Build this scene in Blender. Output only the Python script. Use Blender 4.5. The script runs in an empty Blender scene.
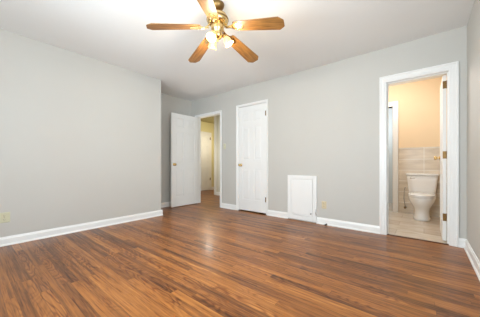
import bpy, bmesh, math, random
from mathutils import Vector, Matrix
PI = math.pi
R_ = math.radians
scene = bpy.context.scene
col = scene.collection

# ------------------------------------------------------------------ camera, sky, daylight, exposure
YAW = R_(39.15)
CAM_Z = 0.94
cd = bpy.data.cameras.new('camera'); cam = bpy.data.objects.new('camera', cd); col.objects.link(cam)
cam.location = (0, 0, CAM_Z); cam.rotation_euler = (R_(90), 0, YAW)
cd.sensor_fit = 'HORIZONTAL'; cd.sensor_width = 36.0
cd.lens = 226.0 / 480.0 * 36.0
cd.shift_y = 6.0 / 480.0
cd.clip_start = 0.02
scene.camera = cam

world = bpy.data.worlds.new('sky'); scene.world = world
world.use_nodes = True
wn = world.node_tree.nodes
wn['Background'].inputs['Color'].default_value = (0.80, 0.90, 1.0, 1)
wn['Background'].inputs['Strength'].default_value = 1.5

def area(name, loc, rot, sx, sy, power, color):
    l = bpy.data.lights.new(name, 'AREA'); l.shape = 'RECTANGLE'; l.size = sx; l.size_y = sy
    l.energy = power; l.color = color
    o = bpy.data.objects.new(name, l); col.objects.link(o); o.location = loc; o.rotation_euler = rot
    return o
def point(name, loc, power, color, rad=0.05):
    l = bpy.data.lights.new(name, 'POINT'); l.energy = power; l.color = color; l.shadow_soft_size = rad
    o = bpy.data.objects.new(name, l); col.objects.link(o); o.location = loc
    return o

# area lights standing for daylight, at the unseen rear and right windows
DAY = (0.76, 0.90, 1.0)
area('daylight_rear', (-1.25, -0.96, 1.35), (R_(114), 0, 0), 1.9, 1.3, 70, DAY)
area('daylight_right', (0.56, 0.55, 1.35), (R_(112), 0, R_(90)), 1.3, 1.3, 36, DAY)
# point lights of the neighbouring rooms
point('bathroom_lamp', (-0.6, 4.5, 2.25), 13, (1.0, 0.96, 0.93), 0.12)
point('hall_fill', (-4.5, 4.2, 1.3), 8, (1.0, 0.93, 0.82), 0.08)  # unseen point light added for room light and daylight reaching the hall
point('far_room_lamp', (-5.4, 5.5, 1.7), 7, (1.0, 0.90, 0.70), 0.08)
point('side_room_light', (-0.9, 6.0, 1.9), 10, (0.85, 0.93, 1.0), 0.1)  # cool point light without a fixture, behind the bathroom

vs = scene.view_settings
vs.view_transform = 'Standard'; vs.look = 'None'; vs.gamma = 1.0
vs.use_curve_mapping = False
vs.exposure = 0.82

# ------------------------------------------------------------------ helpers
def srgb(r, g, b):
    f = lambda c: (c/255/12.92) if c/255 <= 0.04045 else ((c/255+0.055)/1.055)**2.4
    return (f(r), f(g), f(b), 1)

def material(name, color, rough=0.5, metal=0.0, bump=0.0, bscale=200, vary=0.0, vscale=3.0):
    m = bpy.data.materials.new(name); m.use_nodes = True
    nt = m.node_tree; b = nt.nodes['Principled BSDF']
    b.inputs['Base Color'].default_value = color
    b.inputs['Roughness'].default_value = rough
    b.inputs['Metallic'].default_value = metal
    tc = nt.nodes.new('ShaderNodeTexCoord')
    if vary:
        n = nt.nodes.new('ShaderNodeTexNoise'); n.inputs['Scale'].default_value = vscale
        nt.links.new(tc.outputs['Object'], n.inputs['Vector'])
        mx = nt.nodes.new('ShaderNodeMixRGB')
        mx.inputs[1].default_value = tuple(c*(1-vary) for c in color[:3])+(1,)
        mx.inputs[2].default_value = tuple(min(1, c*(1+vary)) for c in color[:3])+(1,)
        nt.links.new(n.outputs['Fac'], mx.inputs[0]); nt.links.new(mx.outputs[0], b.inputs['Base Color'])
    if bump:
        n = nt.nodes.new('ShaderNodeTexNoise'); n.inputs['Scale'].default_value = bscale
        nt.links.new(tc.outputs['Object'], n.inputs['Vector'])
        bp = nt.nodes.new('ShaderNodeBump'); bp.inputs['Strength'].default_value = bump; bp.inputs['Distance'].default_value = 0.002
        nt.links.new(n.outputs['Fac'], bp.inputs['Height']); nt.links.new(bp.outputs[0], b.inputs['Normal'])
    return m

class NT:
    """tiny node-graph writer"""
    def __init__(s, m): s.nt = m.node_tree
    def n(s, t, **kw):
        x = s.nt.nodes.new(t)
        for k, v in kw.items(): setattr(x, k, v)
        return x
    def l(s, a, b): s.nt.links.new(a, b)
    def m(s, op, a, b=None, c=None):
        x = s.n('ShaderNodeMath', operation=op)
        for i, v in enumerate((a, b, c)):
            if v is None: continue
            if isinstance(v, (int, float)): x.inputs[i].default_value = v
            else: s.l(v, x.inputs[i])
        return x.outputs[0]

def wood_floor():
    m = bpy.data.materials.new('oak_floor'); m.use_nodes = True
    g = NT(m); b = m.node_tree.nodes['Principled BSDF']
    tc = g.n('ShaderNodeTexCoord'); sp = g.n('ShaderNodeSeparateXYZ'); g.l(tc.outputs['Object'], sp.inputs[0])
    X, Y = sp.outputs[0], sp.outputs[1]
    W = 0.060; L = 1.25
    yr = g.m('DIVIDE', Y, W); row = g.m('FLOOR', yr); fy = g.m('FRACT', yr)
    wr = g.n('ShaderNodeTexWhiteNoise', noise_dimensions='1D'); g.l(row, wr.inputs['W'])
    xs = g.m('ADD', g.m('DIVIDE', X, L), g.m('MULTIPLY', wr.outputs['Value'], 7.3))
    bi = g.m('FLOOR', xs); fx = g.m('FRACT', xs)
    cv = g.n('ShaderNodeCombineXYZ'); g.l(bi, cv.inputs[0]); g.l(row, cv.inputs[1])
    wb = g.n('ShaderNodeTexWhiteNoise', noise_dimensions='2D'); g.l(cv.outputs[0], wb.inputs['Vector'])
    bid = wb.outputs['Value']
    # long streaky grain, different on each board
    gv = g.n('ShaderNodeCombineXYZ')
    g.l(g.m('MULTIPLY', X, 1.0), gv.inputs[0]); g.l(g.m('MULTIPLY', Y, 26), gv.inputs[1]); g.l(g.m('MULTIPLY', bid, 60), gv.inputs[2])
    n1 = g.n('ShaderNodeTexNoise'); n1.inputs['Scale'].default_value = 1.6; n1.inputs['Detail'].default_value = 5; n1.inputs['Roughness'].default_value = 0.6
    g.l(gv.outputs[0], n1.inputs['Vector'])
    # cathedral rings: contours of a stretched noise
    rv = g.n('ShaderNodeCombineXYZ')
    g.l(g.m('MULTIPLY', X, 1.7), rv.inputs[0]); g.l(g.m('MULTIPLY', Y, 9), rv.inputs[1]); g.l(g.m('MULTIPLY', bid, 37), rv.inputs[2])
    n2 = g.n('ShaderNodeTexNoise'); n2.inputs['Scale'].default_value = 1.0; n2.inputs['Detail'].default_value = 1.5
    g.l(rv.outputs[0], n2.inputs['Vector'])
    ring = g.m('POWER', g.m('ADD', g.m('MULTIPLY', g.m('SINE', g.m('MULTIPLY', n2.outputs['Fac'], 95)), 0.5), 0.5), 2.2)
    # board colour
    cr = g.n('ShaderNodeValToRGB'); e = cr.color_ramp.elements
    e[0].position = 0.0; e[0].color = srgb(82, 46, 18)
    e[1].position = 1.0; e[1].color = srgb(196, 134, 68)
    for p, c in ((0.25, (122, 74, 34)), (0.5, (154, 96, 44)), (0.78, (174, 112, 52))):
        k = cr.color_ramp.elements.new(p); k.color = srgb(*c)
    mixv = g.m('ADD', g.m('MULTIPLY', bid, 0.5), g.m('MULTIPLY', g.m('SUBTRACT', n1.outputs['Fac'], 0.345), 1.6))
    g.l(mixv, cr.inputs[0])
    # darken rings and pores
    dk = g.n('ShaderNodeMixRGB', blend_type='MULTIPLY'); g.l(cr.outputs[0], dk.inputs[1]); dk.inputs[2].default_value = srgb(165, 128, 100)
    cv2 = g.n('ShaderNodeCombineXYZ'); g.l(row, cv2.inputs[0]); g.l(bi, cv2.inputs[1])
    wq = g.n('ShaderNodeTexWhiteNoise', noise_dimensions='2D'); g.l(cv2.outputs[0], wq.inputs['Vector'])
    g.l(g.m('MULTIPLY', ring, g.m('MULTIPLY', g.m('POWER', wq.outputs['Value'], 2.0), 0.8)), dk.inputs[0])
    # fine dark pores along the grain
    pv = g.n('ShaderNodeCombineXYZ')
    g.l(g.m('MULTIPLY', X, 5.0), pv.inputs[0]); g.l(g.m('MULTIPLY', Y, 130), pv.inputs[1]); g.l(g.m('MULTIPLY', bid, 91), pv.inputs[2])
    n4 = g.n('ShaderNodeTexNoise'); n4.inputs['Scale'].default_value = 1.0; n4.inputs['Detail'].default_value = 2; g.l(pv.outputs[0], n4.inputs['Vector'])
    po = g.n('ShaderNodeMapRange'); po.inputs['From Min'].default_value = 0.52; po.inputs['From Max'].default_value = 0.72; g.l(n4.outputs['Fac'], po.inputs['Value'])
    dp = g.n('ShaderNodeMixRGB', blend_type='MULTIPLY'); g.l(g.m('MULTIPLY', po.outputs[0], 0.8), dp.inputs[0]); g.l(dk.outputs[0], dp.inputs[1]); dp.inputs[2].default_value = srgb(160, 118, 86)
    dk = dp
    # seams
    sy = g.m('LESS_THAN', g.m('ABSOLUTE', g.m('SUBTRACT', fy, 0.5)), 0.5-0.016)
    sx = g.m('LESS_THAN', g.m('ABSOLUTE', g.m('SUBTRACT', fx, 0.5)), 0.5-0.0012)
    seam = g.m('SUBTRACT', 1.0, g.m('MULTIPLY', sy, sx))
    se = g.n('ShaderNodeMixRGB'); g.l(g.m('MULTIPLY', seam, 0.5), se.inputs[0]); g.l(dk.outputs[0], se.inputs[1]); se.inputs[2].default_value = srgb(70, 38, 22)
    g.l(se.outputs[0], b.inputs['Base Color'])
    n3 = g.n('ShaderNodeTexNoise'); n3.inputs['Scale'].default_value = 2.5; g.l(tc.outputs['Object'], n3.inputs['Vector'])
    g.l(g.m('ADD', g.m('MULTIPLY', n3.outputs['Fac'], 0.12), 0.28), b.inputs['Roughness'])
    hb = g.m('SUBTRACT', g.m('MULTIPLY', n1.outputs['Fac'], 0.25), seam)
    bp = g.n('ShaderNodeBump'); bp.inputs['Strength'].default_value = 0.12; bp.inputs['Distance'].default_value = 0.002
    g.l(hb, bp.inputs['Height']); g.l(bp.outputs[0], b.inputs['Normal'])
    b.inputs['Coat Weight'].default_value = 0.05; b.inputs['Specular IOR Level'].default_value = 0.42; b.inputs['Coat Roughness'].default_value = 0.12
    return m

def tile_material(name, c1, c2, grout, w, h, axis, rough=0.25, stagger=0.0):
    m = bpy.data.materials.new(name); m.use_nodes = True
    g = NT(m); b = m.node_tree.nodes['Principled BSDF']
    tc = g.n('ShaderNodeTexCoord'); sp = g.n('ShaderNodeSeparateXYZ'); g.l(tc.outputs['Object'], sp.inputs[0])
    cv = g.n('ShaderNodeCombineXYZ'); g.l(sp.outputs[0], cv.inputs[0]); g.l(sp.outputs[2 if axis == 'wall' else 1], cv.inputs[1])
    br = g.n('ShaderNodeTexBrick'); br.offset = stagger
    br.inputs['Scale'].default_value = 1.0; br.inputs['Brick Width'].default_value = w; br.inputs['Row Height'].default_value = h
    br.inputs['Mortar Size'].default_value = 0.005; br.inputs['Mortar Smooth'].default_value = 0.2; br.inputs['Bias'].default_value = 0.0
    br.inputs['Color1'].default_value = c1; br.inputs['Color2'].default_value = c2; br.inputs['Mortar'].default_value = grout
    g.l(cv.outputs[0], br.inputs['Vector'])
    mp = g.n('ShaderNodeMapping'); mp.inputs['Scale'].default_value = (2, 9, 9); g.l(tc.outputs['Object'], mp.inputs['Vector'])
    n = g.n('ShaderNodeTexNoise'); n.inputs['Scale'].default_value = 1.4; n.inputs['Detail'].default_value = 6; n.inputs['Distortion'].default_value = 0.8
    g.l(mp.outputs[0], n.inputs['Vector'])
    cr = g.n('ShaderNodeValToRGB'); cr.color_ramp.elements[0].position = 0.3; cr.color_ramp.elements[1].position = 0.7
    cr.color_ramp.elements[0].color = (0.72, 0.68, 0.64, 1); cr.color_ramp.elements[1].color = (1, 1, 1, 1)
    g.l(n.outputs['Fac'], cr.inputs[0])
    mx = g.n('ShaderNodeMixRGB', blend_type='MULTIPLY'); mx.inputs[0].default_value = 0.8
    g.l(br.outputs['Color'], mx.inputs[1]); g.l(cr.outputs[0], mx.inputs[2]); g.l(mx.outputs[0], b.inputs['Base Color'])
    b.inputs['Roughness'].default_value = rough
    return m

def blade_wood():
    m = bpy.data.materials.new('blade_oak'); m.use_nodes = True
    g = NT(m); b = m.node_tree.nodes['Principled BSDF']
    tc = g.n('ShaderNodeTexCoord'); mp = g.n('ShaderNodeMapping'); mp.inputs['Scale'].default_value = (4, 40, 10)
    g.l(tc.outputs['Object'], mp.inputs['Vector'])
    n = g.n('ShaderNodeTexNoise'); n.inputs['Scale'].default_value = 1.5; n.inputs['Detail'].default_value = 5; n.inputs['Distortion'].default_value = 0.5
    g.l(mp.outputs[0], n.inputs['Vector'])
    cr = g.n('ShaderNodeValToRGB'); cr.color_ramp.elements[0].position = 0.3; cr.color_ramp.elements[1].position = 0.75
    cr.color_ramp.elements[0].color = srgb(96, 62, 26); cr.color_ramp.elements[1].color = srgb(156, 112, 58)
    g.l(n.outputs['Fac'], cr.inputs[0]); g.l(cr.outputs[0], b.inputs['Base Color'])
    b.inputs['Roughness'].default_value = 0.4
    return m

M = {}
M['wall'] = material('grey_wall_paint', srgb(199, 197, 191), 0.6, bump=0.08, bscale=300, vary=0.012)
M['ceiling'] = material('white_ceiling_paint', srgb(238, 238, 236), 0.8, bump=0.08, bscale=250, vary=0.01)
M['cream'] = material('cream_wall_paint', srgb(244, 218, 180), 0.6, bump=0.06, bscale=300)
M['olive'] = material('hall_wall_paint', srgb(214, 212, 198), 0.6, bump=0.06, bscale=300)
M['white'] = material('white_trim_paint', srgb(240, 240, 238), 0.32, vary=0.01)
M['door'] = material('white_door_paint', srgb(238, 238, 236), 0.35, vary=0.01)
M['porcelain'] = material('white_porcelain', srgb(242, 240, 236), 0.08, vary=0.008)
M['brass'] = material('polished_brass', srgb(226, 196, 138), 0.25, 1.0, vary=0.05, vscale=20)
M['old_brass'] = material('aged_brass', srgb(136, 106, 66), 0.4, 1.0, vary=0.12, vscale=30)
M['chrome'] = material('chrome', srgb(205, 205, 205), 0.15, 1.0, vary=0.03, vscale=20)
M['ivory'] = material('ivory_plastic', srgb(206, 204, 176), 0.4, vary=0.02)
M['beige'] = material('beige_plastic', srgb(214, 198, 164), 0.4, vary=0.02)
M['slot'] = material('dark_slot', srgb(60, 55, 45), 0.6, vary=0.05)
M['rubber'] = material('dark_metal', srgb(60, 52, 44), 0.5, vary=0.1)
M['dark_wood'] = material('dark_threshold', srgb(92, 56, 34), 0.35, vary=0.15, vscale=18)
M['floor'] = wood_floor()
M['tile_wall'] = tile_material('marble_wall_tile', srgb(238, 226, 206), srgb(224, 210, 188), srgb(252, 248, 240), 0.40, 0.208, 'wall')
M['tile_floor'] = tile_material('stone_floor_tile', srgb(226, 214, 198), srgb(212, 198, 182), srgb(200, 188, 172), 0.61, 0.305, 'floor', 0.2, 0.5)
M['blade'] = blade_wood()

def glass_material():
    m = bpy.data.materials.new('window_glass'); m.use_nodes = True
    nt = m.node_tree; nt.nodes.clear(); g = NT(m)
    o = g.n('ShaderNodeOutputMaterial'); t = g.n('ShaderNodeBsdfTransparent'); s = g.n('ShaderNodeBsdfGlossy'); s.inputs['Roughness'].default_value = 0.02
    f = g.n('ShaderNodeFresnel'); f.inputs['IOR'].default_value = 1.45; x = g.n('ShaderNodeMixShader')
    g.l(f.outputs[0], x.inputs[0]); g.l(t.outputs[0], x.inputs[1]); g.l(s.outputs[0], x.inputs[2]); g.l(x.outputs[0], o.inputs[0])
    return m
M['glass'] = glass_material()

def shade_material():
    m = bpy.data.materials.new('frosted_lamp_glass'); m.use_nodes = True
    nt = m.node_tree; b = nt.nodes['Principled BSDF']
    b.inputs['Base Color'].default_value = srgb(226, 176, 104); b.inputs['Roughness'].default_value = 0.3
    b.inputs['Emission Color'].default_value = (1.0, 0.72, 0.36, 1); b.inputs['Emission Strength'].default_value = 0.35
    return m
M['shade'] = shade_material()
def bulb_material():
    m = bpy.data.materials.new('glowing_bulb'); m.use_nodes = True
    b = m.node_tree.nodes['Principled BSDF']
    b.inputs['Emission Color'].default_value = (1.0, 0.9, 0.7, 1); b.inputs['Emission Strength'].default_value = 14
    return m
M['bulb'] = bulb_material()

def link(name, bm, mat, parent=None, smooth=False, bevel=0.0, seg=2, loc=None):
    bmesh.ops.recalc_face_normals(bm, faces=bm.faces[:])
    me = bpy.data.meshes.new(name); bm.to_mesh(me); bm.free()
    me.materials.append(mat)
    if smooth:
        for p in me.polygons: p.use_smooth = True
    o = bpy.data.objects.new(name, me); col.objects.link(o)
    if loc: o.location = loc
    if bevel:
        mo = o.modifiers.new('bevel', 'BEVEL'); mo.width = bevel; mo.segments = seg; mo.limit_method = 'ANGLE'; mo.angle_limit = R_(40)
    if parent: o.parent = parent
    return o
def box(bm, x0, x1, y0, y1, z0, z1):
    v = [bm.verts.new((x, y, z)) for z in (z0, z1) for y in (y0, y1) for x in (x0, x1)]
    for f in ((0,2,3,1), (4,5,7,6), (0,1,5,4), (2,6,7,3), (0,4,6,2), (1,3,7,5)):
        bm.faces.new([v[i] for i in f])
def frustum(bm, r0, r1):
    """two rectangles given as 4 corner lists"""
    a = [bm.verts.new(p) for p in r0]; b = [bm.verts.new(p) for p in r1]
    n = len(a)
    bm.faces.new(a[::-1]); bm.faces.new(b)
    for i in range(n): bm.faces.new((a[i], a[(i+1) % n], b[(i+1) % n], b[i]))
def loft(bm, rings, cap0=True, cap1=True):
    vs_ = [[bm.verts.new(p) for p in r] for r in rings]
    n = len(vs_[0])
    for a, b in zip(vs_, vs_[1:]):
        for i in range(n): bm.faces.new((a[i], a[(i+1) % n], b[(i+1) % n], b[i]))
    if cap0: bm.faces.new(vs_[0][::-1])
    if cap1: bm.faces.new(vs_[-1])
def circle(c, r, n, ax=None, ry=None):
    """ring of n points round c; ax = axis direction"""
    ax = Vector(ax or (0, 0, 1)).normalized()
    u = ax.orthogonal().normalized() if abs(ax.z) < 0.999 else Vector((1, 0, 0)); w = ax.cross(u)
    return [Vector(c) + u*(r*math.cos(2*PI*i/n)) + w*((ry or r)*math.sin(2*PI*i/n)) for i in range(n)]
def lathe(bm, prof, c=(0, 0, 0), ax=(0, 0, 1), n=24, cap0=True, cap1=True):
    ax = Vector(ax).normalized()
    loft(bm, [circle(Vector(c)+ax*h, max(r, 0.0005), n, ax) for r, h in prof], cap0, cap1)
def tube(bm, pts, r, n=10):
    pts = [Vector(p) for p in pts]; rings = []
    up = None
    for i, p in enumerate(pts):
        d = (pts[min(i+1, len(pts)-1)] - pts[max(i-1, 0)]).normalized()
        if up is None: up = d.orthogonal().normalized()
        up = (up - d*up.dot(d)).normalized(); w = d.cross(up)
        rings.append([p + up*(r*math.cos(2*PI*k/n)) + w*(r*math.sin(2*PI*k/n)) for k in range(n)])
    loft(bm, rings)
def struct(o, label=None):
    o['kind'] = 'structure'
    if label: o['label'] = label
    return o
def empty(name, loc, label, cat, group=None, rz=0):
    o = bpy.data.objects.new(name, None); col.objects.link(o); o.location = loc; o.rotation_euler = (0, 0, rz)
    o.empty_display_size = 0.1
    o['label'] = label; o['category'] = cat
    if group: o['group'] = group
    return o
def boxes(name, lst, mat, bevel=0.0, parent=None):
    bm = bmesh.new()
    for b in lst: box(bm, *b)
    return link(name, bm, mat, parent, bevel=bevel)

# ------------------------------------------------------------------ room shell
LX, RX, WY, WT, CZ = -3.77, 0.373, 3.58, 0.12, 2.50
BY = -0.80                      # rear wall, behind the camera
LEND = 2.318                    # where the left wall stops and the alcove begins
AX = -4.45                      # alcove wall
BATH = (-0.385, 0.225, 2.035)   # finished openings: x0, x1, top
CLOS = (-2.955, -2.285, 2.105)
HALL = (-4.26, -3.485, 2.07)
BBY = 5.40                      # bathroom back wall

struct(boxes('floor', [(-8.2, 1.4, -1.0, WY+0.02, -0.12, 0.0), (-8.2, -1.5, WY+0.02, 7.0, -0.12, 0.0)], M['floor']))
struct(boxes('floor_bathroom', [(-1.5, 1.4, WY+0.02, 7.0, -0.12, 0.002)], M['tile_floor']))
struct(boxes('ceiling', [(-8.2, 1.4, -1.0, 7.0, CZ, CZ+0.15)], M['ceiling']))
struct(boxes('wall_left', [(AX, LX, BY, LEND, 0, CZ)], M['wall']))
struct(boxes('wall_alcove', [(AX-0.12, AX, LEND-0.3, WY+WT, 0, CZ)], M['wall']))
RW = (-0.1, 1.2, 0.8, 2.1)      # right-wall window: y0,y1,z0,z1
struct(boxes('wall_right', [(RX, RX+0.14, BY, RW[0], 0, CZ), (RX, RX+0.14, RW[1], WY, 0, CZ),
                            (RX, RX+0.14, RW[0], RW[1], 0, RW[2]), (RX, RX+0.14, RW[0], RW[1], RW[3], CZ)], M['wall']))
BW = (-2.2, -0.3, 0.8, 2.1)
struct(boxes('wall_rear', [(AX, BW[0], BY-0.12, BY, 0, CZ), (BW[1], RX+0.14, BY-0.12, BY, 0, CZ),
                           (BW[0], BW[1], BY-0.12, BY, 0, BW[2]), (BW[0], BW[1], BY-0.12, BY, BW[3], CZ)], M['wall']))
J = 0.018                       # jamb lining thickness
segs = []
xs = AX
for x0, x1, zt in (HALL, CLOS, BATH):
    segs.append((xs, x0-J, WY, WY+WT, 0, CZ)); segs.append((x0-J, x1+J, WY, WY+WT, zt+J, CZ)); xs = x1+J
segs.append((xs, RX+0.14, WY, WY+WT, 0, CZ))
struct(boxes('wall_far', segs, M['wall']))

# hall and rooms beyond
HY = 4.95
HX = -6.15                      # hall's left wall
struct(boxes('wall_hall_far', [(-5.06, -3.30, HY, 6.6, 0, CZ)], M['olive']))
struct(boxes('wall_hall_right', [(-3.42, -3.30, WY+WT, HY, 0, CZ)], M['olive']))
struct(boxes('wall_hall_near', [(-8.1, AX-0.12, WY, WY+WT, 0, CZ)], M['olive']))
struct(boxes('wall_hall_left', [(HX-0.12, HX, WY+WT, 6.6, 0, CZ)], material('yellow_hall_paint', srgb(228, 220, 172), 0.6, vary=0.01)))
struct(boxes('wall_hall_end', [(HX, -5.06, 6.5, 6.6, 0, CZ)], M['cream']))
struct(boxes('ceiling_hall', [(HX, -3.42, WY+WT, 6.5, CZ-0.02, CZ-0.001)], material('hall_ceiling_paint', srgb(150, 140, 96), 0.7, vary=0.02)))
struct(boxes('wall_closet', [(-3.30, -1.95, 4.3, 4.4, 0, CZ), (-3.30, -3.2, WY+WT, 4.3, 0, CZ), (-2.05, -1.95, WY+WT, 4.3, 0, CZ)], M['wall']))
# bathroom
BO = (-1.25, -0.485, 2.09)
struct(boxes('wall_bathroom_back', [(-1.5, BO[0], BBY, BBY+0.12, 0, CZ), (BO[1], 1.4, BBY, BBY+0.12, 0, CZ), (BO[0], BO[1], BBY, BBY+0.12, BO[2], CZ)], M['cream']))
struct(boxes('wall_bathroom_left', [(-1.62, -1.5, WY+WT, 7.0, 0, CZ)], M['cream']))
struct(boxes('wall_bathroom_right', [(0.72, 0.84, WY+WT, BBY, 0, CZ)], M['cream']))
struct(boxes('wall_bathroom_side', [(RX+0.14, 0.84, WY, WY+WT, 0, CZ)], M['cream']))
struct(boxes('wall_side_room', [(-1.5, 1.4, 6.6, 6.72, 0, CZ), (0.2, 0.32, BBY+0.12, 6.6, 0, CZ)], material('blue_grey_paint', srgb(198, 208, 214), 0.6, vary=0.01)))
bm = bmesh.new(); box(bm, BO[1]+0.10, 0.72, BBY-0.012, BBY, 0.0, 1.245)
struct(link('wall_bathroom_tile', bm, M['tile_wall']))
bm = bmesh.new(); box(bm, BO[1]+0.10, 0.72, BBY-0.018, BBY-0.0121, 1.225, 1.262)
struct(link('trim_tile_cap', bm, M['tile_wall'], bevel=0.004))

# ------------------------------------------------------------------ trims: baseboards, jambs, casings
def baseboard(name, segs_):
    """segs_: (p0, p1, normal) along the wall face; profile = plank, ogee cap and shoe"""
    bm = bmesh.new()
    prof = [(0, 0), (0.026, 0), (0.026, 0.008), (0.021, 0.017), (0.015, 0.021), (0.015, 0.075), (0.012, 0.084), (0.008, 0.088), (0.006, 0.098), (0.0, 0.102)]
    for p0, p1, nv in segs_:
        r = [[(p[0]+nv[0]*d, p[1]+nv[1]*d, z) for d, z in prof] for p in (p0, p1)]
        loft(bm, r)
    return struct(link(name, bm, M['white']))
baseboard('baseboard_left', [((LX, BY), (LX, LEND+0.026), (1, 0)), ((AX, LEND), (LX, LEND), (0, 1))])
baseboard('baseboard_alcove', [((AX, LEND), (AX, WY), (1, 0))])
baseboard('baseboard_right', [((RX, BY), (RX, WY), (-1, 0))])
baseboard('baseboard_rear', [((LX, BY), (RX, BY), (0, 1))])
CW_B, CW_C, CW_H = 0.082, 0.045, 0.055
PAN = (-1.835, -1.327, 0.03, 0.757)
baseboard('baseboard_far', [((HALL[1]+CW_H, WY), (CLOS[0]-CW_C, WY), (0, -1))])
baseboard('baseboard_far', [((CLOS[1]+CW_C, WY), (PAN[0], WY), (0, -1))])
baseboard('baseboard_far', [((PAN[1], WY), (BATH[0]-CW_B, WY), (0, -1))])
baseboard('baseboard_far', [((BATH[1]+CW_B, WY), (RX, WY), (0, -1))])
baseboard('baseboard_far', [((AX, WY), (HALL[0]-CW_H, WY), (0, -1))])
baseboard('baseboard_hall', [((-4.97, HY), (-3.42, HY), (0, -1))])
baseboard('baseboard_hall_left', [((HX, 5.86), (HX, 6.5), (1, 0))])

def casing(name, op, y, cw, s=-1, depth=WT, jamb=True, th=0.018):
    """op = opening (x0,x1,top); y = wall face; s = side the casing stands out to"""
    x0, x1, zt = op
    bm = bmesh.new()
    def leg(prof_pts):   # profile across the casing: (offset from opening edge, thickness)
        path = [lambda o: (x0-o, 0), lambda o: (x0-o, zt+o), lambda o: (x1+o, zt+o), lambda o: (x1+o, 0)]
        rings = []
        for f in path:
            rings.append([(f(o)[0], y+s*t, f(o)[1]) for o, t in prof_pts])
        loft(bm, rings)
    c = cw
    leg([(0.004, 0.0), (0.004, th*0.45), (0.010, th*0.6), (c*0.3, th*0.62), (c*0.34, th*0.85), (c*0.72, th*0.9), (c*0.78, th*1.2), (c*0.97, th*1.25), (c, th*1.1), (c, 0.0)])
    o = struct(link(name, bm, M['white']))
    if jamb:
        bm = bmesh.new()
        y0, y1 = (y, y+depth) if s < 0 else (y-depth, y)
        box(bm, x0-J, x0, y0, y1, 0, zt+J); box(bm, x1, x1+J, y0, y1, 0, zt+J); box(bm, x0, x1, y0, y1, zt, zt+J)
        struct(link('trim_jamb', bm, M['white']))
    return o
casing('trim_casing_hall', HALL, WY, CW_H)
casing('trim_casing_closet', CLOS, WY, CW_C)
casing('trim_casing_bathroom', BATH, WY, CW_B)
struct(boxes('trim_corner', [(-5.06, -4.97, HY-0.018, HY, 0, CZ-0.02)], M['white'], bevel=0.003))
casing('trim_casing_bathroom_back', BO, BBY, 0.095)
# door stops on the bathroom jamb
boxes_ = [(BATH[0], BATH[0]+0.011, WY+0.05, WY+0.085, 0.003, BATH[2]), (BATH[1]-0.011, BATH[1], WY+0.05, WY+0.082, 0.003, BATH[2]), (BATH[0]+0.011, BATH[1]-0.011, WY+0.05, WY+0.082, BATH[2]-0.011, BATH[2])]
struct(boxes('trim_stop', boxes_, M['white']))
struct(boxes('trim_threshold', [(BATH[0], BATH[1], WY+0.0, WY+0.035, 0.0005, 0.008)], M['dark_wood'], bevel=0.003))

# unseen windows, placed to give the daylight a source
def window(name, x0, x1, z0, z1, along, face, out):
    """along: 'x' or 'y'; face = room-side wall plane; out = +1/-1 direction to the outside"""
    bm = bmesh.new(); pm = bmesh.new()
    def b(m_, a0, a1, d0, d1, q0, q1):
        lo, hi = sorted((face+out*d0, face+out*d1))
        if along == 'x': box(m_, a0, a1, lo, hi, q0, q1)
        else: box(m_, lo, hi, a0, a1, q0, q1)
    f = 0.05
    b(bm, x0, x0+f, 0.03, 0.10, z0, z1); b(bm, x1-f, x1, 0.03, 0.10, z0, z1)
    b(bm, x0+f, x1-f, 0.03, 0.10, z0, z0+f); b(bm, x0+f, x1-f, 0.03, 0.10, z1-f, z1)
    zm = (z0+z1)/2; xm = (x0+x1)/2
    b(bm, x0+f, x1-f, 0.04, 0.09, zm-0.02, zm+0.02); b(bm, xm-0.02, xm+0.02, 0.04, 0.09, z0+f, zm-0.02); b(bm, xm-0.02, xm+0.02, 0.04, 0.09, zm+0.02, z1-f)
    # casing and sill in the room
    b(bm, x0-0.07, x0, -0.018, 0.0, z0-0.03, z1+0.07); b(bm, x1, x1+0.07, -0.018, 0.0, z0-0.03, z1+0.07)
    b(bm, x0, x1, -0.018, 0.0, z1, z1+0.07); b(bm, x0-0.09, x1+0.09, -0.05, 0.0, z0-0.055, z0-0.03)
    o = struct(link(name, bm, M['white']))
    b(pm, x0+f, x1-f, 0.062, 0.066, z0+f, z1-f)
    link('pane', pm, M['glass'], o)
window('window_1', BW[0], BW[1], BW[2], BW[3], 'x', BY, -1)
window('window_2', RW[0], RW[1], RW[2], RW[3], 'y', RX, 1)

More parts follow.
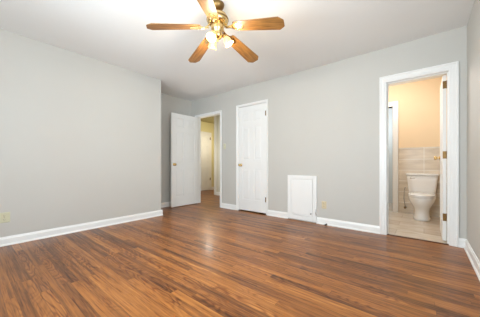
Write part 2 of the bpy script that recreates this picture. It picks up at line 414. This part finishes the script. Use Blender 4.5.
# ------------------------------------------------------------------ doors
def knob(bm, c, ax):
    lathe(bm, [(0.030, 0.0), (0.031, 0.004), (0.024, 0.009), (0.011, 0.014), (0.010, 0.030), (0.018, 0.036), (0.026, 0.044), (0.028, 0.054), (0.024, 0.063), (0.012, 0.068)], c, ax, 20)
def six_panel_door(name, w, h, hinge, rz, label, knob_sides=(1, -1), hinge_side=1, knob_z=0.92, edge_leaf=False, t=0.035, hz=None, plates=True):
    """slab local frame: x from hinge (0) to free edge (w), y thickness 0..t, z from 0; face detail on both sides"""
    bm = bmesh.new()
    st = 0.105; mull = 0.10; r0, r1, r2, r3 = 0.22, 0.18, 0.10, 0.105   # bottom, lock, upper, top rails
    pw = (w-2*st-mull)/2
    ph_top = 0.20; body = h-r0-r1-r2-r3-ph_top
    pb = body*0.48; pm = body*0.52
    zs = [(r0, r0+pb), (r0+pb+r1, r0+pb+r1+pm), (r0+pb+r1+pm+r2, h-r3)]
    xs_ = [(st, st+pw), (st+pw+mull, w-st)]
    box(bm, 0, st, 0, t, 0, h); box(bm, w-st, w, 0, t, 0, h)
    z = 0
    for a, b_ in zs+[(h, h)]:
        box(bm, st, w-st, 0, t, z, a); z = b_
    for a, b_ in zs: box(bm, st+pw, st+pw+mull, 0, t, a, b_)
    for xa, xb in xs_:
        for za, zb in zs:
            box(bm, xa, xb, 0.010, t-0.010, za, zb)
            for (y0, y1) in ((0.010, 0.003), (t-0.010, t-0.003)):
                i, k = 0.014, 0.040
                frustum(bm, [(xa+i, y0, za+i), (xb-i, y0, za+i), (xb-i, y0, zb-i), (xa+i, y0, zb-i)],
                            [(xa+k, y1, za+k), (xb-k, y1, za+k), (xb-k, y1, zb-k), (xa+k, y1, zb-k)])
    o = struct(link(name, bm, M['door'], bevel=0.0015, seg=1), label)
    o.location = hinge; o.rotation_euler = (0, 0, rz)
    for s in knob_sides:
        kb = bmesh.new(); knob(kb, (w-0.062, t if s > 0 else 0, knob_z), (0, s, 0))
        k = link('door_knob', kb, M['brass'], o, smooth=True); k['label'] = 'polished brass knob'
    for z in (hz or (0.28, 1.04, 1.88)):
        hb = bmesh.new()
        yy = t if hinge_side > 0 else 0
        lathe(hb, [(0.006, -0.048), (0.0075, -0.044), (0.0075, 0.044), (0.006, 0.048), (0.003, 0.053)], (-0.004, yy+0.006*hinge_side, z), (0, 0, 1), 10)
        if plates: box(hb, 0.0, 0.022, min(yy, yy+0.003*hinge_side), max(yy, yy+0.003*hinge_side), z-0.044, z+0.044)
        if edge_leaf: box(hb, -0.003, 0.0, 0.002, t-0.001, z-0.045, z+0.045)
        link('hinge', hb, M['old_brass'], o)
    return o
# alcove door, swung open into the room, parallel to the alcove wall
six_panel_door('door_1', 0.722, 2.055, (-4.252, WY-0.006, 0.012), R_(-91.0), 'white six panel door standing open against the alcove wall',
               knob_sides=(1, -1), hinge_side=-1, knob_z=0.93)
# closed closet door, hinges on the right
d2 = six_panel_door('door_2', CLOS[1]-CLOS[0]-0.006, CLOS[2]-0.030, (CLOS[1]-0.003, WY+0.040, 0.024), R_(180), 'white six panel closet door, closed, in the far wall',
               knob_sides=(1,), hinge_side=1, knob_z=0.905, hz=(0.255, 1.88))
# bathroom door, swung into the bathroom, seen edge-on
six_panel_door('door_3', 0.60, 2.015, (0.212, WY+WT+0.012, 0.012), R_(90.0), 'white bathroom door swung inward, seen edge-on',
               knob_sides=(1,), hinge_side=-1, knob_z=1.02, edge_leaf=True, hz=(0.285, 1.045, 1.90))
# door seen through the hall, hinges on its right
d4 = six_panel_door('door_4', 0.76, 2.03, (HX+0.002, 5.77, 0.01), R_(-90), 'white door in the side wall of the hall beyond the doorway',
               knob_sides=(1,), hinge_side=1, knob_z=0.92, hz=(0.40, 1.88))
bm = bmesh.new()
for b in ((HX, HX+0.02, 4.92, 5.003, 0, 2.12), (HX, HX+0.02, 5.776, 5.855, 0, 2.12), (HX, HX+0.02, 5.003, 5.776, 2.046, 2.12)): box(bm, *b)
struct(link('trim_casing_hall_left', bm, M['white'], bevel=0.003))

# ------------------------------------------------------------------ access panel
x0, x1, z0, z1 = PAN
ap = empty('access_panel', (x0, WY, z0), 'small white wall access panel with framed door, between closet door and outlet', 'access panel')
bm = bmesh.new()
W_, H_ = x1-x0, z1-z0
f = 0.062
for b in ((0, f, -0.022, 0, -0.012, H_), (W_-f, W_, -0.022, 0, -0.012, H_), (f, W_-f, -0.022, 0, H_-f, H_), (f, W_-f, -0.022, 0, -0.012, f)): box(bm, *b)
link('frame', bm, M['white'], ap, bevel=0.004)
bm = bmesh.new(); g_ = 0.003
box(bm, f+g_, W_-f-g_, -0.026, -0.001, f+g_, H_-f-g_)
frustum(bm, [(f+0.02, -0.026, f+0.02), (W_-f-0.02, -0.026, f+0.02), (W_-f-0.02, -0.026, H_-f-0.02), (f+0.02, -0.026, H_-f-0.02)],
            [(f+0.03, -0.030, f+0.03), (W_-f-0.03, -0.030, f+0.03), (W_-f-0.03, -0.030, H_-f-0.03), (f+0.03, -0.030, H_-f-0.03)])
pd = link('door_panel', bm, M['white'], ap, bevel=0.003)
bm = bmesh.new()
lathe(bm, [(0.010, 0), (0.010, 0.004), (0.005, 0.008), (0.005, 0.014), (0.009, 0.018), (0.008, 0.026)], (W_-f-0.022, -0.030, 0.115), (0, -1, 0), 14)
k = link('latch_knob', bm, M['chrome'], pd, smooth=True); k['label'] = 'small grey metal latch knob'
bm = bmesh.new()
bm.free()
for z in (0.16, H_-0.16):
    bm = bmesh.new(); lathe(bm, [(0.006, -0.03), (0.006, 0.03)], (f, -0.028, z), (0, 0, 1), 10); link('hinge', bm, M['white'], pd)
bm = bmesh.new()
tube(bm, [(W_-0.012, -0.024, 0.19), (W_-0.010, -0.034, 0.175), (W_-0.016, -0.036, 0.15), (W_-0.008, -0.036, 0.125), (W_-0.004, -0.032, 0.105), (W_-0.010, -0.024, 0.095)], 0.004, 8)
k = link('hook', bm, M['chrome'], ap, smooth=True); k['label'] = 'grey metal hook on the frame'

# ------------------------------------------------------------------ outlets and switch
def outlet(loc, rz, mat, label, w=0.075, h=0.118):
    t = empty('wall_outlet', loc, label, 'outlet', rz=rz)      # local: plate in xz, front = -y
    bm = bmesh.new()
    frustum(bm, [(-w/2, 0, -h/2), (w/2, 0, -h/2), (w/2, 0, h/2), (-w/2, 0, h/2)], [(-w/2+.005, -0.006, -h/2+.005), (w/2-.005, -0.006, -h/2+.005), (w/2-.005, -0.006, h/2-.005), (-w/2+.005, -0.006, h/2-.005)])
    link('cover_plate', bm, mat, t)
    for z in (-0.021, 0.021):
        bm = bmesh.new()
        loft(bm, [[(0.0165*math.cos(a), y, z+0.0135*math.sin(a)) for a in [2*PI*k/20 for k in range(20)]] for y in (-0.006, -0.0085)])
        s = link('socket', bm, mat, t)
        bm = bmesh.new(); box(bm, -0.0075, -0.0055, -0.0092, -0.0086, z-0.002, z+0.007); box(bm, 0.0055, 0.0075, -0.0092, -0.0086, z-0.002, z+0.006)
        box(bm, -0.002, 0.002, -0.0092, -0.0086, z-0.010, z-0.006)
        link('slot', bm, M['slot'], s)
    bm = bmesh.new(); lathe(bm, [(0.003, 0), (0.003, 0.0015)], (0, -0.006, 0), (0, -1, 0), 10); link('screw', bm, M['old_brass'], t)
    return t
outlet((-1.215, WY, 0.305), 0, M['beige'], 'beige electrical outlet on the far wall right of the access panel')
outlet((LX, 0.305, 0.325), R_(90), M['ivory'], 'ivory electrical outlet low on the left wall above the baseboard', w=0.10)
t = empty('light_switch', (-3.34, WY, 1.33), 'small ivory light switch between the hall doorway and closet door', 'light switch')
bm = bmesh.new(); w, h = 0.070, 0.115
frustum(bm, [(-w/2, 0, -h/2), (w/2, 0, -h/2), (w/2, 0, h/2), (-w/2, 0, h/2)], [(-w/2+.005, -0.006, -h/2+.005), (w/2-.005, -0.006, -h/2+.005), (w/2-.005, -0.006, h/2-.005), (-w/2+.005, -0.006, h/2-.005)])
link('cover_plate', bm, M['ivory'], t)
bm = bmesh.new(); frustum(bm, [(-.005, -.006, -.012), (.005, -.006, -.012), (.005, -.006, .012), (-.005, -.006, .012)], [(-.004, -.017, .003), (.004, -.017, .003), (.004, -.017, .010), (-.004, -.017, .010)])
link('toggle', bm, M['ivory'], t)

# door stop on the baseboard
t = empty('door_stop', (-1.17, WY-0.026, 0.012), 'small dark metal door stop at the foot of the baseboard below the beige outlet', 'door stop')
bm = bmesh.new(); lathe(bm, [(0.011, 0.0), (0.011, 0.004), (0.005, 0.007), (0.005, 0.042)], (0, 0, 0.004), (0, -1, 0), 12); link('stem', bm, M['rubber'], t, smooth=True)
bm = bmesh.new(); lathe(bm, [(0.009, 0.042), (0.011, 0.046), (0.011, 0.056), (0.008, 0.060)], (0, 0, 0.004), (0, -1, 0), 12); link('rubber_tip', bm, M['rubber'], t, smooth=True)

# ------------------------------------------------------------------ toilet
TX = -0.03
tb = empty('toilet', (TX, BBY-0.012, 0.002), 'white porcelain toilet with closed lid against the beige tiled bathroom wall', 'toilet')
def egg(cy, a, bf, bb, z, n=40, p=2.0):
    """plan ring: centre y = cy, half width a, front reach bf (toward -y), back reach bb"""
    r = []
    for i in range(n):
        th = 2*PI*i/n; c, s = math.cos(th), math.sin(th)
        e = 2.0/p
        x = a*math.copysign(abs(c)**e, c); y = (bb if s > 0 else bf)*math.copysign(abs(s)**e, s)
        r.append((x, cy+y, z))
    return r
bm = bmesh.new()
loft(bm, [egg(-0.36, 0.118, 0.215, 0.20, 0.0, p=2.5), egg(-0.36, 0.116, 0.212, 0.20, 0.03, p=2.5), egg(-0.355, 0.104, 0.19, 0.19, 0.08, p=2.4),
          egg(-0.355, 0.102, 0.185, 0.19, 0.15, p=2.3), egg(-0.37, 0.112, 0.20, 0.20, 0.20, p=2.2), egg(-0.40, 0.145, 0.25, 0.22, 0.26, p=2.1),
          egg(-0.42, 0.174, 0.285, 0.24, 0.32), egg(-0.43, 0.184, 0.30, 0.25, 0.37), egg(-0.43, 0.184, 0.30, 0.25, 0.388), egg(-0.43, 0.176, 0.292, 0.242, 0.394)])
link('bowl', bm, M['porcelain'], tb, smooth=True)
bm = bmesh.new()
loft(bm, [egg(-0.13, 0.16, 0.10, 0.10, 0.25, p=4), egg(-0.13, 0.19, 0.11, 0.10, 0.33, p=4), egg(-0.13, 0.19, 0.11, 0.10, 0.392, p=4)])
link('tank_shelf', bm, M['porcelain'], tb, smooth=True)
bm = bmesh.new()
loft(bm, [egg(-0.43, 0.184, 0.303, 0.20, 0.397, p=2.1), egg(-0.43, 0.190, 0.310, 0.20, 0.402, p=2.1), egg(-0.43, 0.190, 0.310, 0.20, 0.412, p=2.1), egg(-0.43, 0.184, 0.304, 0.20, 0.417, p=2.1)])
link('seat', bm, M['porcelain'], tb, smooth=True)
bm = bmesh.new()
loft(bm, [egg(-0.43, 0.180, 0.300, 0.20, 0.420, p=2.1), egg(-0.43, 0.187, 0.307, 0.20, 0.424, p=2.1), egg(-0.43, 0.186, 0.306, 0.20, 0.434, p=2.1), egg(-0.43, 0.165, 0.28, 0.18, 0.442, p=2.1), egg(-0.43, 0.08, 0.16, 0.10, 0.446, p=2.1)])
link('lid', bm, M['porcelain'], tb, smooth=True)
bm = bmesh.new()
def rr(w, d, z, cy=-0.115, p=5): return egg(cy, w/2, d/2, d/2, z, 48, p)
loft(bm, [rr(0.33, 0.15, 0.394), rr(0.375, 0.17, 0.41), rr(0.39, 0.175, 0.47), rr(0.41, 0.18, 0.56), rr(0.43, 0.188, 0.65), rr(0.450, 0.195, 0.735)])
tk = link('tank', bm, M['porcelain'], tb, smooth=True)
bm = bmesh.new()
loft(bm, [rr(0.455, 0.20, 0.736), rr(0.478, 0.215, 0.740), rr(0.480, 0.216, 0.762), rr(0.465, 0.205, 0.772), rr(0.40, 0.16, 0.775)])
link('tank_lid', bm, M['porcelain'], tb, smooth=True)
bm = bmesh.new(); lathe(bm, [(0.013, 0), (0.013, 0.008), (0.007, 0.012)], (-0.16, -0.207, 0.69), (0, -1, 0), 14); tube(bm, [(-0.16, -0.222, 0.69), (-0.13, -0.226, 0.688), (-0.095, -0.226, 0.682)], 0.006, 8)
k = link('flush_lever', bm, M['chrome'], tb, smooth=True); k['label'] = 'chrome flush lever'
for s in (-1, 1):
    bm = bmesh.new(); lathe(bm, [(0.014, 0), (0.013, 0.010), (0.006, 0.016)], (s*0.085, -0.30, 0.03), (s, 0, 0.4), 12)
    link('bolt_cap', bm, M['porcelain'], tb, smooth=True)
# supply valve and hose left of the pedestal
t = empty('supply_valve', (TX-0.25, BBY-0.012, 0.12), 'small metal water valve with braided hose left of the toilet pedestal', 'valve')
bm = bmesh.new(); lathe(bm, [(0.026, 0), (0.024, 0.005), (0.008, 0.008), (0.008, 0.05), (0.013, 0.052), (0.013, 0.075)], (0, 0, 0), (0, -1, 0), 14); link('valve_body', bm, M['chrome'], t, smooth=True)
bm = bmesh.new(); lathe(bm, [(0.006, 0.075), (0.018, 0.080), (0.018, 0.092), (0.010, 0.095)], (0, 0, 0), (0, -1, 0), 14); link('valve_handle', bm, M['old_brass'], t, smooth=True)
bm = bmesh.new(); tube(bm, [(0, -0.062, 0.012), (-0.002, -0.062, 0.06), (-0.012, -0.064, 0.12), (-0.018, -0.068, 0.18), (-0.015, -0.075, 0.25), (-0.012, -0.08, 0.33), (0.0, -0.09, 0.378), (0.012, -0.095, 0.392)], 0.006, 8); link('hose', bm, M['chrome'], t, smooth=True)

# ------------------------------------------------------------------ ceiling fan
F = Vector((-math.sin(YAW), math.cos(YAW), 0)); RR = Vector((math.cos(YAW), math.sin(YAW), 0))
FC = F*2.2 + RR*(-0.218)
HUB = 2.278                                    # height where the blade planes meet
fan = empty('ceiling_fan', (FC.x, FC.y, CZ), 'brass ceiling fan with five oak blades and three glowing lamps', 'ceiling fan')
def zf(z): return z-CZ
bm = bmesh.new(); lathe(bm, [(0.064, 0.0), (0.066, -0.010), (0.060, -0.030), (0.042, -0.052), (0.018, -0.060)], n=32); link('canopy', bm, M['old_brass'], fan, smooth=True)
bm = bmesh.new(); lathe(bm, [(0.014, -0.055), (0.014, -0.10)], n=16); link('downrod', bm, M['old_brass'], fan, smooth=True)
bm = bmesh.new()
lathe(bm, [(0.020, zf(2.4170)), (0.055, zf(2.4092)), (0.085, zf(2.3936)), (0.098, zf(2.3725)), (0.103, zf(2.3585)), (0.103, zf(2.3289)), (0.096, zf(2.3156)), (0.080, zf(2.3055)), (0.060, zf(2.3000))], n=40)
mh = link('motor_housing', bm, M['brass'], fan, smooth=True)
bm = bmesh.new(); lathe(bm, [(0.1045, zf(2.3367)), (0.107, zf(2.3413)), (0.107, zf(2.3491)), (0.1045, zf(2.3538))], n=40, cap0=False, cap1=False); link('band', bm, M['old_brass'], mh, smooth=True)
bm = bmesh.new()
lathe(bm, [(0.055, zf(2.3064)), (0.062, zf(2.2947)), (0.062, zf(2.2522)), (0.054, zf(2.2363)), (0.040, zf(2.2256)), (0.046, zf(2.2129)), (0.048, zf(2.1884)), (0.036, zf(2.1704)), (0.014, zf(2.1597)), (0.010, zf(2.1491)), (0.012, zf(2.1406)), (0.004, zf(2.1321))], n=32)
link('switch_housing', bm, M['brass'], fan, smooth=True)
A0 = R_(195.5) + YAW
DROOP = math.atan2(0.095, 0.60)
PITCH = R_(-11)
def blade_xf(ang):
    return Matrix.Rotation(ang, 4, 'Z') @ Matrix.Rotation(DROOP, 4, 'Y') @ Matrix.Rotation(PITCH, 4, 'X')
# blade outline in its own plane: x outwards
RL, R0 = 0.653, 0.172
outl = [(R0, 0.047), (R0+0.02, 0.054), (0.34, 0.063), (RL-0.06, 0.074), (RL-0.045, 0.074), (RL-0.006, 0.042), (RL, 0.032)]
outl = outl + [(x, -y) for x, y in reversed(outl)]
def blade_mesh():
    bm = bmesh.new()
    loft(bm, [[(x, y, z) for x, y in outl] for z in (-0.0035, 0.0035)])
    return bm
def iron_mesh():
    bm = bmesh.new()
    # arm from the motor, widening to a shaped plate screwed under the blade
    a = [(0.085, 0.016), (0.12, 0.013), (0.15, 0.018), (0.175, 0.036), (0.20, 0.042), (0.225, 0.034), (0.245, 0.030), (0.262, 0.018), (0.268, 0.006)]
    o_ = a + [(x, -y) for x, y in reversed(a)]
    loft(bm, [[(x, y, z) for x, y in o_] for z in (-0.0085, -0.0038)])
    tube(bm, [(0.070, 0, 0.030), (0.088, 0, 0.016), (0.105, 0, 0.002), (0.13, 0, -0.010), (0.16, 0, -0.012)], 0.008, 8)
    for x, y in ((0.19, 0.024), (0.19, -0.024), (0.245, 0.0)): lathe(bm, [(0.006, 0), (0.006, 0.002), (0.003, 0.004)], (x, y, -0.0085), (0, 0, -1), 8)
    return bm
proto_b = proto_i = None
for k in range(5):
    ang = A0 - k*2*PI/5 - (R_(4) if k == 4 else 0)
    if k == 0:
        ob = link('blade', blade_mesh(), M['blade'], fan, bevel=0.0015, seg=1); oi = link('blade_iron', iron_mesh(), M['brass'], ob)
        proto_b, proto_i = ob, oi
    else:
        ob = proto_b.copy(); col.objects.link(ob); ob.parent = fan
        oi = proto_i.copy(); col.objects.link(oi); oi.parent = ob
    ob.matrix_local = Matrix.Translation((0, 0, zf(HUB))) @ blade_xf(ang)
# three lamps: arm, socket, tulip shade, bulb
for k in range(3):
    ang = R_(5 + 120*k) + YAW
    d = Vector((math.cos(ang), math.sin(ang), 0))
    ax = (d*0.56 + Vector((0, 0, -0.83))).normalized()
    base = Vector((0, 0, zf(2.199)))
    bm = bmesh.new(); p0 = base + d*0.035; p3 = base + d*0.062 + Vector((0, 0, -0.002))
    tube(bm, [p0, base+d*0.05+Vector((0, 0, 0.006)), base+d*0.057+Vector((0, 0, 0.004)), p3], 0.007, 8)
    arm = link('lamp_arm', bm, M['brass'], fan, smooth=True)
    bm = bmesh.new(); lathe(bm, [(0.014, -0.006), (0.019, 0.0), (0.021, 0.022), (0.024, 0.028)], p3, ax, 18); link('lamp_socket', bm, M['brass'], arm, smooth=True)
    bm = bmesh.new()
    outer = [(0.022, 0.022), (0.030, 0.032), (0.036, 0.050), (0.037, 0.068), (0.042, 0.086), (0.048, 0.096)]
    inner = [(r-0.003, h) for r, h in reversed(outer)]
    lathe(bm, outer+inner, p3, ax, 24, False, False)
    link('lamp_shade', bm, M['shade'], arm, smooth=True)
    bm = bmesh.new(); lathe(bm, [(0.010, 0.024), (0.012, 0.036), (0.022, 0.052), (0.027, 0.066), (0.025, 0.080), (0.015, 0.090), (0.003, 0.093)], p3, ax, 18)
    link('bulb', bm, M['bulb'], arm, smooth=True)
    lp = point('fan_lamp', FC + Vector((0, 0, CZ)) + p3 + ax*0.115, 7.5, (1.0, 0.82, 0.60), 0.045)
